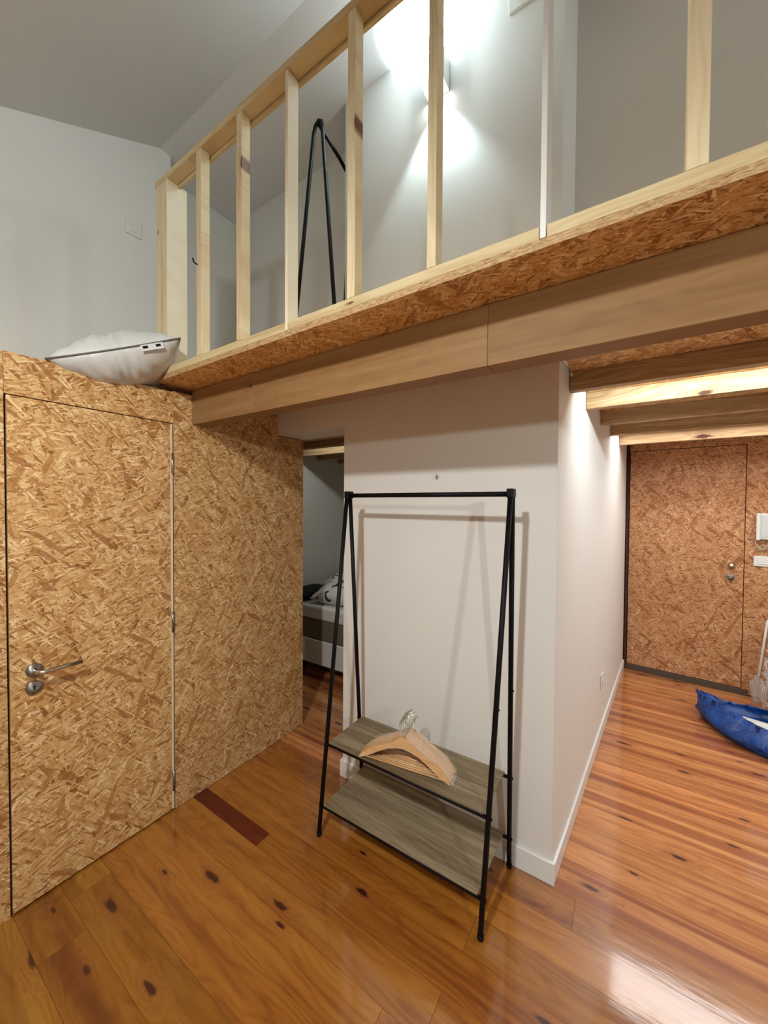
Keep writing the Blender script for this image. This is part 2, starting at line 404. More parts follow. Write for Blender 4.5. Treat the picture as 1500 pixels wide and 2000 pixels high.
# roof of the bathroom box
rf = struct(slab('ceiling_bathroom', -2.58, XO-part_t-.001, -2.45, YW-.02, 2.14, 2.160))
struct(add('wall_bathroom_end', box(-2.58, XO-.076, 1.86, 1.925, 0, 2.14), M['osb_y']))
# door leaf with hardware
d1 = panel_x(DY0+.003, DY1-.006, .008, DZ, M['osb_door'], None, 'door_1', XO-.0015, .016)
struct(d1)
add('door_edge', box(XO-.016, XO+.0012, DY1-.0055, DY1+.0045, .012, DZ-.002, .0006), M['edge'], d1)
hx_ = XO+.001
lever = add('door_handle', lathe([(.0, 0), (.026, 0), (.0265, .003), (.0262, .008), (.0235, .0105), (.0, .0105)], 32, facing((hx_, .472, .936), (1, 0, 0))), M['steel'], d1, (hx_, .472, .936), True)
b = tube([(hx_+.008, .472, .936), (hx_+.035, .472, .936), (hx_+.050, .474, .936), (hx_+.056, .482, .936), (hx_+.057, .495, .936), (hx_+.057, .610, .936)], .0085, 14)
tag(add('lever', b, M['chrome'], lever), 'round bar lever bent at the rose')
key = add('key_rose', lathe([(.0, 0), (.026, 0), (.0265, .003), (.0262, .006), (.0235, .008), (.0, .008)], 32, facing((hx_, .471, .867), (1, 0, 0))), M['steel'], d1, (hx_, .471, .867), True)
kb = lathe([(.0038, .0078), (.0038, .0086)], 14, facing((hx_, .471, .872), (1, 0, 0))); box(hx_+.0078, hx_+.0086, .4688, .4732, .858, .872, 0, kb)
add('keyhole', kb, M['dark'], key)
for zc_ in (1.801, .987, .160):
    hb = tube([(XO+.003, DY1+.002, zc_-.052), (XO+.003, DY1+.002, zc_+.052)], .0068, 12)
    for q in (-.018, .018): merge(hb, tube([(XO+.003, DY1+.002, zc_+q-.0012), (XO+.003, DY1+.002, zc_+q+.0012)], .0078, 12))
    add('hinge', hb, M['steel'] if zc_ < 1.5 else M['chrome'], d1)  # top hinge gets the brighter steel to stand in for its reflection

# baseboards on the white walls
bh, bt = .095, .013
struct(add('baseboard_middle', prism([(-1.40-bt, YW-bt), (hx(YW)+bt, YW-bt), (hx(YW)+bt, YW), (-1.40, YW), (-1.40, 1.93), (-1.40-bt, 1.93)], 0, bh, .0015), M['trim']))
struct(add('baseboard_hall', prism([(hx(YW)+bt, YW), (hx(4.39)+bt, 4.39), (hx(4.39)+.0005, 4.39), (hx(YW)+.0005, YW)], 0, bh*.85, .0015), M['trim']))

# ------------------------------------------------------------------ front door wall (turned a little, square to the hall wall)
P0 = Vector((hx(4.40), 4.40, 0)); ex = Vector((hd.y, -hd.x, 0)); ey = Vector((hd.x, hd.y, 0))
def F(u, z, out=0): return P0+ex*u+Vector((0, 0, z))-ey*out       # u along the wall, out towards the room
def fbox(u0, u1, z0, z1, o0, o1, bev=0):
    b = bmesh.new(); vs = [b.verts.new(F(u, z, o)) for u in (u0, u1) for o in (o0, o1) for z in (z0, z1)]
    for f in ((0,1,3,2),(4,6,7,5),(0,4,5,1),(2,3,7,6),(0,2,6,4),(1,5,7,3)): b.faces.new([vs[i] for i in f])
    if bev: bmesh.ops.bevel(b, geom=b.edges[:], offset=bev, segments=1, affect='EDGES')
    return b
wf = struct(add('wall_front', fbox(-.05, 2.0, 0, 2.2, -.12, -.012), M['gap']))
def panel_f(u0, u1, z0, z1, par, name='panel', o0=-.012, o1=.006):
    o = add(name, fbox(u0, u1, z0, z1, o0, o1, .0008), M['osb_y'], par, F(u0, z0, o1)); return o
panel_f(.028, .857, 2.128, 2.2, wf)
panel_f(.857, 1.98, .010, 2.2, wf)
struct(add('trim_1', fbox(.010, .026, .0, 2.2, -.012, .012), M['gap']))
d2_ = struct(panel_f(.034, .852, .055, 2.123, None, 'door_2', -.030, .004))
struct(add('trim_2', fbox(.0, .90, .0, .050, -.012, .010, .002), plain('grey_door_sill', srgb(74, 62, 50), .6)))
kn = add('door_knob', lathe([(.0, 0), (.016, 0), (.017, .004), (.010, .010), (.009, .022), (.018, .030), (.024, .040), (.024, .050), (.017, .058), (.0, .061)], 24, facing(F(.772, 1.096, .004), -ey)), M['brass'], d2_, F(.772, 1.096, .004), True)
lk = add('lock_rose', lathe([(.0, 0), (.027, 0), (.0275, .004), (.025, .008), (.012, .009), (.012, .016), (.0, .016)], 24, facing(F(.772, .992, .004), -ey)), M['steel'], d2_, F(.772, .992, .004), True)
kb = fbox(.7705, .7735, .985, 1.0, .02, .032); 
add('key', kb, M['chrome'], lk)
kb2 = fbox(.7665, .7775, .950, .984, .030, .034, .001)
tag(add('key_tag', kb2, M['gap'], lk), 'dark key grip hanging from the lock')

# intercom with handset and curly cord, and the triple switch below it
ic = thing('intercom', F(.99, 1.43, .006), 'white wall intercom handset above the switches beside the front door', 'intercom')
add('body', fbox(.921, 1.08, 1.330, 1.545, .006, .045, .006), M['plastic'], ic)
add('handset', fbox(.917, .940, 1.322, 1.548, .030, .062, .006), M['plastic'], ic)
add('front_plate', fbox(.946, 1.075, 1.345, 1.530, .045, .049, .002), M['plastic_grey'], ic)
pts = []
for i in range(160):
    a = i/159; th = math.pi*(1.0+1.15*a)-math.pi*.05; ctr = F(.925+.030+.038*math.cos(th)*-1*-1, 1.318+.062*math.sin(th)-.005, .03)
    ph = i*1.25
    pts.append(ctr+Vector((0, 0, 1))*.006*math.cos(ph)-ey*.006*math.sin(ph)+ex*.002*math.cos(ph))
add('coiled_cord', tube(pts, .0028, 6), plain('cord_grey', srgb(176, 168, 150), .5), ic)
sw = thing('light_switch', F(.99, 1.15, .006), 'white triple light switch plate under the intercom by the front door', 'switch')
add('plate', fbox(.910, 1.155, 1.105, 1.192, .006, .016, .003), M['plastic'], sw)
for i in range(3): add('rocker', fbox(.932+i*.072, .932+i*.072+.066, 1.122, 1.176, .016, .020, .002), M['plastic'], sw)

# outlet on the hall wall
def H(y, z, out): return Vector((hx(y), y, z))+Vector((hd.y, -hd.x, 0))*out
def hbox(y0, y1, z0, z1, o0, o1, bev=0):
    b = bmesh.new(); vs = [b.verts.new(H(y, z, o)) for y in (y0, y1) for o in (o0, o1) for z in (z0, z1)]
    for f in ((0,1,3,2),(4,6,7,5),(0,4,5,1),(2,3,7,6),(0,2,6,4),(1,5,7,3)): b.faces.new([vs[i] for i in f])
    if bev: bmesh.ops.bevel(b, geom=b.edges[:], offset=bev, segments=1, affect='EDGES')
    return b
ot = thing('wall_outlet', H(3.0, .385, .001), 'small white power outlet low on the hall wall', 'outlet')
add('plate', hbox(2.955, 3.045, .335, .435, .0008, .010, .003), M['plastic'], ot)
add('socket', lathe([(.021, 0), (.022, .004), (.018, .004), (.017, .001), (0, .001)], 20, facing(H(3.0, .385, .010), (hd.y, -hd.x, 0))), M['plastic'], ot, None, True)

# ------------------------------------------------------------------ beam and joists
def timber(name, x0, x1, y0, y1, z0, z1, mat, label, cat, bev=.003):
    return tag(add(name, box(x0, x1, y0, y1, z0, z1, bev), mat, None, ((x0+x1)/2, y0, z0)), label, cat)
YB0, YB1, ZB = 1.1175, 1.1985, 2.0165
bm_root = thing('loft_beam', (-1.965, YB0, ZB), 'thick light brown laminated beam carrying the loft above the clothes rack', 'beam')
for i, (a, c) in enumerate(((-1.965, -1.47), (-1.47, -.37), (-.37, 1.9))):
    add('beam_length', box(a+(.0003 if i else 0), c-.0003, YB0, YB1, ZB, ZT-.0005, .0015), M['beam'], bm_root, (a, YB0, ZB))
tag(bm_root, cat='beam')
JB, JT = 2.115, 2.1995
hj = [(1.88, .048, 'dark shaded pine joist over the hall nearest the big beam'),
      (2.275, .048, 'brightly lit pale joist over the hall, second from the big beam'),
      (2.765, .048, 'shaded brown joist over the hall just behind the brightly lit one'),
      (3.215, .048, 'thin dark joist over the hall, fourth from the big beam'),
      (3.77, .048, 'orange lit joist over the hall nearest the front door')]
for y, t_, lb in hj:
    timber('ceiling_joist', hx(y)+.002, 1.895, y, y+t_, JB, JT, M['joist'], lb, 'joist', .002)
bj = [(1.955, 'dark joist just behind the bedroom doorway lintel'),
      (2.255, 'dark joist in the bedroom, second behind the doorway lintel'),
      (2.590, 'bright pale joist in the bedroom lit from the front'),
      (2.900, 'dark joist in the bedroom just behind the bright pale one'),
      (3.235, 'farthest joist seen through the bedroom doorway')]
for y, lb in bj:
    timber('bedroom_joist', XL+.002, hx(y)-.125, y, y+.045, 2.055, JT, M['joist'], lb, 'joist', .002)

# ------------------------------------------------------------------ loft railing
rl = thing('loft_railing', (-.8, YE, ZF), 'pale timber stud railing along the loft edge', 'railing')
RZ0, RZ1 = 3.145, 3.172
add('top_rail', box(-1.985, 1.89, YE, YE+.052, RZ0, RZ1, .0015), M['plate'], rl)
add('rail_batten', box(-1.97, 1.89, YE+.053, YE+.066, RZ0-.012, RZ1-.004, .001), M['plate'], rl)
for a, c in ((-1.97, -1.058), (-1.040, -.193), (-.176, 1.89)):
    add('bottom_plate', box(a, c, YE+.001, YE+.045, ZF+.0005, ZF+.031, .001), M['plate'], rl)
ZS = ZF+.032
for x0, wd, dp, y in ((-1.972, .078, .020, YE), (-1.626, .038, .042, YE), (-1.341, .034, .042, YE), (-.772, .031, .042, YE), (-.488, .027, .044, YE), (.077, .034, .042, YE), (.52, .034, .042, YE), (.95, .034, .042, YE)):
    add('stud', box(x0, x0+wd, y+.0015, y+dp, ZS, RZ0-.0005, .0012), M['stud'], rl, (x0, y, ZS))
white_stud = wood('pale_spruce', 'ZXY', srgb(240, 228, 204), srgb(232, 216, 188), srgb(214, 192, 158), 40, .6, .05, .6, .3)
add('stud', box(-1.885, -1.873, YE+.001, YE+.098, ZS, RZ0-.0005, .001), white_stud, rl, (-1.885, YE, ZS))
add('stud', box(-1.056, -1.042, YE-.001, YE+.050, ZF+.001, RZ0-.008, .001), white_stud, rl, (-1.056, YE, ZF))
add('stud', box(-.191, -.178, YE-.001, YE+.060, ZF+.001, RZ0-.0005, .001), M['trim'], rl, (-.191, YE, ZF))
# a bent nail in the second stud
add('nail', tube([(-1.618, YE+.004, 2.65), (-1.618, YE-.014, 2.653), (-1.612, YE-.024, 2.664)], .003, 8), M['black'], rl)

# ------------------------------------------------------------------ sconce in the loft
def sconce():
    x, y, z0, z1 = -.815, YW, 3.575, 3.715
    t = thing('wall_sconce', (x, y, z0), 'white up and down wall lamp glowing on the loft wall', 'lamp')
    b = bmesh.new()
    for a in ((x-.055, x-.052, y-.075, y-.001), (x+.052, x+.055, y-.075, y-.001), (x-.055, x+.055, y-.078, y-.075), (x-.055, x+.055, y-.004, y-.0005)):
        box(a[0], a[1], a[2], a[3], z0, z1, 0, b)
    add('housing', b, M['plastic'], t)
    e = NT('lamp_glow'); e.b.inputs['Emission Color'].default_value = (.93, .98, 1, 1); e.b.inputs['Emission Strength'].default_value = 25
    add('lens', lathe([(0, -.012), (.018, -.009), (.026, 0), (.026, .006), (0, .006)], 20, Matrix.Translation((x-.022, y-.040, z0+.004))), e.m, t, None, True)
    add('upper_lens', lathe([(0, 0), (.024, 0), (.024, .008), (0, .010)], 20, Matrix.Translation((x, y-.040, z1-.02))), e.m, t, None, True)
    for nm, z, rx, pw, deg in (('sconce_up', z1-.008, math.pi, 330, 122), ('sconce_down', z0-.013, 0, 28, 84)):
        l = bpy.data.lights.new(nm, 'SPOT'); l.energy = pw; l.color = (.74, .95, 1); l.spot_size = math.radians(deg); l.spot_blend = .5; l.shadow_soft_size = .02
        o = bpy.data.objects.new(nm, l); C.objects.link(o); o.location = (x, y-.045, z); o.rotation_euler = (rx, 0, 0)
    point('sconce_side_fill', (x, y-.09, 3.64), 7, (.80, .96, 1), .03)  # extra point added before the housing to light the studs sideways
sconce()
# hatch on the block wall and switch on the upper left wall
tag(add('access_panel', box(-.482, -.18, YW-.012, YW-.0005, 3.727, 3.87, .002), M['white'], None, (-.33, YW, 3.73)), 'white wall panel high beside the lamp at the top of the photo', 'panel')
s2 = thing('dimmer_switch', (-2.58, 1.10, 3.27), 'square white switch plate on the upper wall above the pillow', 'switch')
add('plate', box(-2.5795, -2.570, 1.060, 1.145, 3.232, 3.318, .002), M['white'], s2)
add('rocker', box(-2.570, -2.565, 1.083, 1.122, 3.254, 3.296, .002), M['white'], s2)
# wall hook on the white wall
hk = thing('wall_hook', (-.804, YW, 1.741), 'tiny white hook on the wall above the clothes rack', 'hook')
add('disc', lathe([(0, 0), (.010, 0), (.0105, .003), (0, .004)], 18, facing((-.804, YW-.0004, 1.743), (0, -1, 0))), M['plastic'], hk, None, True)
add('prong', tube([(-.806, YW-.003, 1.744), (-.806, YW-.014, 1.742), (-.806, YW-.018, 1.734), (-.806, YW-.012, 1.727), (-.806, YW-.006, 1.730)], .0022, 8), plain('hook_grey', srgb(150, 138, 122), .5), hk)

# ------------------------------------------------------------------ clothes rack
rk = thing('clothes_rack', (-.80, 1.5, 0), 'black A-frame clothes rack with two grey wood shelves in front of the white wall', 'rack')
xl, xr, yt, ztop = -1.187, -.409, 1.50, 1.655
R_ = .0105
feet = {'FL': (-1.235, 1.322), 'FR': (-.440, 1.331), 'BL': (-1.235, 1.672), 'BR': (-.428, 1.672)}
legpts = {}
for k_, (fx, fy) in feet.items():
    xt = (xl-.012) if k_[1] == 'L' else (xr+.012)
    top = Vector((xt-.006 if k_[1] == 'L' else xt+.004, yt-.011 if k_[0] == 'F' else yt+.011, ztop)); bot = Vector((fx, fy, .0))
    legpts[k_] = (top, bot)
    lg = add('leg', tube([top, top.lerp(bot, .5), bot+Vector((0, 0, .014))], R_, 14), M['black'], rk)
    add('foot_cap', tube([bot+(top-bot)*.011, bot+(top-bot)*.002, bot+Vector((0, 0, .0005))], [.0122, .0122, .011], 14), M['black'], lg)
    p = top.lerp(bot, .50); add('joint_screw', lathe([(0, 0), (.004, 0), (.004, .003), (0, .005)], 10, facing(p+Vector((.0095 if k_[1] == 'R' else -.0095, 0, 0)), (1 if k_[1] == 'R' else -1, 0, 0))), M['black'], lg)
add('hanging_rail', tube([(xl-.014, yt, 1.643), (xr+.014, yt, 1.643)], .0105, 14), M['black'], rk)
for x in (xl-.016, xr+.014):
    add('top_bracket', box(x-.013, x+.013, yt-.024, yt+.024, 1.628, 1.664, .004, None, 2), M['black'], rk)
def on_leg(k_, z):
    t_, b_ = legpts[k_]; return b_.lerp(t_, (z-b_.z)/(t_.z-b_.z))
for zs in (.430, .140):
    pf = [on_leg(k_, zs) for k_ in ('FL', 'FR')]; pb = [on_leg(k_, zs) for k_ in ('BL', 'BR')]
    for a, c in (pf, pb): add('shelf_rail', tube([a, c], .0075, 12), M['black'], rk)
    x0, x1 = pf[0].x+.018, pf[1].x-.020
    sh = add('shelf', prism([(x0, pf[0].y-.006), (x1, pf[1].y-.006), (x1+.006, pb[1].y+.004), (x0, pb[0].y+.004)], zs+.0078, zs+.0158, .001), M['shelf'], rk)
    for k_ in feet:
        q = on_leg(k_, zs); s_ = -1 if k_[1] == 'L' else 1
        add('rail_screw', lathe([(0, 0), (.0055, 0), (.0055, .003), (0, .006)], 10, facing(q+Vector((s_*.009, 0, 0)), (s_, 0, 0))), M['black'], rk)

# ------------------------------------------------------------------ wooden hangers in a plastic wrap, standing on the upper shelf
def hanger_parts():
    half = [(0, .128), (.016, .127), (.030, .118), (.055, .100), (.090, .083), (.130, .066), (.170, .044), (.200, .018), (.214, .000)]
    low = [(.206, -.002), (.180, .010), (.150, .026), (.110, .050), (.070, .070), (.035, .083), (0, .088)]
    out = half+low[:-1]+[low[-1]]+[(-x, z) for x, z in reversed(low[:-1])]+[(-x, z) for x, z in reversed(half[1:])]
    b = bmesh.new(); th = .0055
    A = [b.verts.new((x, -th, z)) for x, z in out]; B = [b.verts.new((x, th, z)) for x, z in out]; n = len(out)
    b.faces.new(A); b.faces.new(B[::-1])
    for i in range(n): b.faces.new((A[i], B[i], B[(i+1) % n], A[(i+1) % n]))
    bmesh.ops.bevel(b, geom=[e for e in b.edges if len(e.link_faces) == 2 and any(len(f.verts) > 6 for f in e.link_faces)], offset=.0025, segments=2, affect='EDGES')
    hk_ = [(0, 0, .122), (0, 0, .150)]+[(.022*math.sin(a)*-1*-1-.0, 0, .178-.024*math.cos(a)) for a in [math.pi*2*q/22 for q in range(-1, 1)]]
    hk_ = [(0, 0, .122), (0, 0, .146), (-.006, 0, .152), (-.016, 0, .160), (-.023, 0, .173), (-.023, 0, .187), (-.016, 0, .200), (-.004, 0, .207), (.010, 0, .206), (.020, 0, .198), (.025, 0, .186), (.024, 0, .176)]
    return b, tube(hk_, .0017, 8), tube([(-.185, 0, .010), (.185, 0, .010)], .0042, 10)
SHZ = .4460
hc, ha = Vector((-.815, 1.392, SHZ)), math.atan2(.067, .424)
first = None; parts = None
words = ['frontmost', 'second', 'third', 'fourth', 'fifth', 'sixth', 'seventh', 'eighth', 'ninth', 'rearmost']
NH = 8
for i in range(NH):
    lab = 'pale wooden clothes hanger, %s of the wrapped stack on the rack shelf' % ('frontmost' if i == 0 else 'rearmost' if i == NH-1 else words[i]+' from front')
    t = bpy.data.objects.new('clothes_hanger', None); C.objects.link(t); tag(t, lab, 'hanger', 'wooden hangers on the rack shelf')
    nrm = Vector((-math.sin(ha), math.cos(ha), 0))
    t.location = hc+nrm*(.0125*i)+Vector((.004*math.sin(i*2.1), 0, .0022+.0006*math.sin(i*1.7)))
    t.rotation_euler = (math.radians(-9), 0, ha+.012*math.sin(i*1.3))
    if parts is None:
        a, b_, c_ = hanger_parts()
        parts = [add('shoulder', a, M['hanger'], None, (0, 0, 0)), add('hook', b_, M['chrome'], None, (0, 0, 0)), add('trouser_bar', c_, M['hanger'], None, (0, 0, 0))]
        for p_ in parts: p_.parent = t
    else:
        for p_ in parts:
            q = p_.copy(); C.objects.link(q); q.parent = t
# clear film wrapped round the bundle
def film():
    b = bmesh.new(); rows = []
    prof = [(-.222, -.001), (-.17, .052), (-.10, .086), (-.045, .112), (-.018, .135), (.0, .140), (.022, .134), (.05, .108), (.10, .085), (.17, .050), (.224, -.001)]
    rr = random.Random(5)
    for j in range(7):
        yy = -.012+(.0125*NH+.014)*j/6; row = []
        for x, z in prof:
            row.append(b.verts.new((x*1.01+rr.uniform(-.002, .002), yy, max(.0, z+.006+rr.uniform(-.003, .004)))))
        rows.append(row)
    for r0, r1 in zip(rows, rows[1:]):
        for i in range(len(prof)-1):
            f = b.faces.new((r0[i], r0[i+1], r1[i+1], r1[i])); f.smooth = True
    bmesh.ops.transform(b, matrix=Matrix.Translation(hc+Vector((0, 0, .002))) @ Matrix.Rotation(ha, 4, 'Z') @ Matrix.Rotation(math.radians(-9), 4, 'X'), verts=b.verts)
    t = NT('clear_film'); t.b.inputs['Base Color'].default_value = (1, 1, 1, 1)
    t.b.inputs['Roughness'].default_value = .08; t.b.inputs['Alpha'].default_value = .2; t.b.inputs['Specular IOR Level'].default_value = 1.0
    tc = t.n('ShaderNodeTexCoord'); t.bump(t.noise(tc.outputs['Object'], 38, 3), .6, .01)
    o = add('plastic_wrap', b, t.m, None, tuple(hc)); return tag(o, 'clear crinkled plastic film wrapped over the wooden hangers', 'wrap')
film()

# ------------------------------------------------------------------ second rack, up in the loft
r2k = thing('garment_rail', (-1.42, 1.5, ZF), 'black tubular garment rail standing in the loft behind the railing', 'rack')
def arch(y, xa, za, xl_, xr_):
    pts = [(xl_, y, ZF+.001), (xa-.040, y, za-.075), (xa-.036, y, za-.045), (xa-.022, y, za-.014), (xa, y, za), (xa+.018, y, za-.012), (xa+.026, y, za-.04), (xa+.028, y, za-.075), (xr_, y, ZF+.001)]
    return tube(pts, .0105, 10)
add('end_frame', arch(1.5, -1.418, 3.625, -1.645, -1.268), M['black'], r2k)
add('end_frame', arch(1.925, -1.510, 3.62, -1.62, -1.425), M['black'], r2k)
add('hanging_rail', tube([(-1.424, 1.500, 3.618), (-1.45, 1.70, 3.605), (-1.50, 1.925, 3.60)], .0105, 10), M['black'], r2k)

# ------------------------------------------------------------------ pillow on the bathroom roof
def pillow(name, Wd, Dp, Th, nu=90, nv=48, seed=1):
    def P(u, v, s):
        ax = 1-.10*(1-u*u)*0; pin = 1-.055*(1-v*v)*1.0
        x = u*Wd/2*(1-.05*(1-v*v)); y = v*Dp/2*(1-.07*(1-u*u))
        t_ = (max(0, 1-abs(u)**2.3)**.62)*(max(0, 1-abs(v)**3.2)**.62)
        wr = .010*math.sin(11*u+3*v+seed)*(1-abs(u)**3)*(abs(v)**1.5)+.006*math.sin(23*u-9*v+seed*2)*(1-u*u)*abs(v)
        wr += .011*math.sin(34*u+4*math.sin(5*u+seed)+1.5*v)*math.exp(-((1-abs(v))/.42)**2)*(.5+.5*math.sin(7*u+seed))
        return Vector((x, y, s*(t_*Th/2+wr*t_)))
    b = bmesh.new(); T, Bm = {}, {}
    for i in range(nu+1):
        for j in range(nv+1):
            u, v = -1+2*i/nu, -1+2*j/nv
            T[i, j] = b.verts.new(P(u, v, 1))
            Bm[i, j] = T[i, j] if i in (0, nu) or j in (0, nv) else b.verts.new(P(u, v, -1))
    for i in range(nu):
        for j in range(nv):
            f = b.faces.new((T[i, j], T[i+1, j], T[i+1, j+1], T[i, j+1])); f.smooth = True
            f = b.faces.new((Bm[i, j], Bm[i, j+1], Bm[i+1, j+1], Bm[i+1, j])); f.smooth = True
    bd = [P(-1+2*i/nu, -1, 0) for i in range(nu)]+[P(1, -1+2*j/nv, 0) for j in range(nv)]+[P(1-2*i/nu, 1, 0) for i in range(nu)]+[P(-1, 1-2*j/nv, 0) for j in range(nv)]
    return b, bd
A_ = Vector((-1.955, .520, 2.172)); B_ = Vector((-1.742, .930, 2.352))
e1 = (B_-A_).normalized(); back = Vector((-.80, .42, -.02)); e2 = (back-e1*back.dot(e1)).normalized(); e3 = e1.cross(e2)
if e3.z < 0: e3 = -e3
Wp, Dp_ = (B_-A_).length*1.0, .40
ctr = (A_+B_)/2+e2*(Dp_/2)
Rm = Matrix((e1, e2, e3)).transposed().to_4x4(); Mp = Matrix.Translation(ctr) @ Rm
t = NT('pillow_satin'); t.b.inputs['Base Color'].default_value = (.64, .62, .58, 1); t.b.inputs['Roughness'].default_value = .34; t.b.inputs['Sheen Weight'].default_value = .3
tc = t.n('ShaderNodeTexCoord'); t.bump(t.noise(t.mapping(tc.outputs['Object'], .9, (5, 22, 8)), 1, 3), .5, .012); M['satin'] = t.m
b, bd = pillow('pillow', Wp*1.02, Dp_, .225)
bmesh.ops.transform(b, matrix=Mp, verts=b.verts)
pl = tag(add('pillow', b, M['satin'], None, tuple(ctr)), 'white satin pillow with grey piping on the corner of the wooden box', 'pillow')
add('piping', tube([Mp @ p for p in bd], .0042, 8, None, True, True), plain('grey_piping', srgb(104, 98, 92), .6), pl)
def surf(x, zoff): return Mp @ Vector((x, -Dp_/2+.012, zoff))
tb = bmesh.new()
q = [Mp @ Vector(p) for p in ((.085, -Dp_/2-.003, -.006), (.175, -Dp_/2-.003, -.006), (.175, -Dp_/2+.004, -.030), (.085, -Dp_/2+.004, -.030))]
vs = [tb.verts.new(p) for p in q]; tb.faces.new(vs)
ext = bmesh.ops.extrude_face_region(tb, geom=tb.faces[:]); bmesh.ops.translate(tb, vec=(Mp.to_3x3() @ Vector((0, -.0012, 0))), verts=[v for v in ext['geom'] if isinstance(v, bmesh.types.BMVert)])
lbm = add('care_label', tb, plain('label_white', (.8, .8, .8, 1), .6), pl)
for x0, x1 in ((.092, .113), (.145, .165)):
    tb = bmesh.new(); vs = [tb.verts.new(Mp @ Vector(p)) for p in ((x0, -Dp_/2-.0048, -.012), (x1, -Dp_/2-.0048, -.012), (x1, -.0015-Dp_/2, -.021), (x0, -.0015-Dp_/2, -.021))]; tb.faces.new(vs)
    add('print', tb, M['dark'], lbm)

# ------------------------------------------------------------------ bedroom: bed with bedding
bd_ = thing('bed', (-1.9, 2.5, 0), 'white bed with grey band seen through the bedroom doorway', 'bed')
bx0, bx1, by0, by1 = XL+.02, -.95, 2.50, 3.90
cl_w, cl_g = plain('bed_white', (.70, .68, .62, 1), .8), plain('mattress_grey', srgb(112, 102, 82), .9)
add('base', box(bx0, bx1, by0, by1, .14, .362, .006), cl_w, bd_)
add('mattress', box(bx0, bx1, by0+.004, by1, .363, .545, .015, None, 2), cl_g, bd_)
add('mattress_topper', box(bx0, bx1, by0+.002, by1, .546, .668, .02, None, 3), cl_w, bd_)
for x in (bx0+.06, bx1-.06):
    for y in (by0+.12, by1-.06): add('leg', box(x-.025, x+.025, y-.025, y+.025, 0, .14, .004), M['dark'], bd_)
def speck(name):
    t = NT(name); tc = t.n('ShaderNodeTexCoord'); n = t.noise(tc.outputs['Object'], 16, 2, .5)
    t.l(t.ramp(n, [(.36, (.02, .02, .025, 1)), (.41, (.66, .63, .58, 1))]), t.b.inputs['Base Color']); t.b.inputs['Roughness'].default_value = .85; return t.m
M['speck'] = speck('white_with_black_print'); M['blackcloth'] = plain('black_cloth', (.01, .01, .013, 1), .9)
def lump(name, c, s, mat, label, cat, rot=(0, 0, 0), seed=1):
    b, _ = pillow(name, s[0], s[1], s[2], 22, 18, seed)
    mm = Matrix.Translation(c) @ Matrix.Rotation(rot[2], 4, 'Z') @ Matrix.Rotation(rot[1], 4, 'Y') @ Matrix.Rotation(rot[0], 4, 'X')
    bmesh.ops.transform(b, matrix=mm, verts=b.verts)
    return tag(add(name, b, mat, None, c), label, cat)
lump('pillow', (-2.28, 2.69, .762), (.46, .30, .17), M['speck'], 'crumpled white patterned cushion at the near edge of the bed', 'cushion', (.3, 0, .1), 2)
lump('blanket', (-2.635, 2.69, .735), (.20, .34, .13), M['blackcloth'], 'folded black blanket on the bed against the wall', 'blanket', (0, 0, 0), 4)
lump('pillow', (-2.36, 3.06, .80), (.62, .36, .20), M['speck'], 'white and black pillow farther back on the bed', 'pillow', (.25, .05, .1), 7)

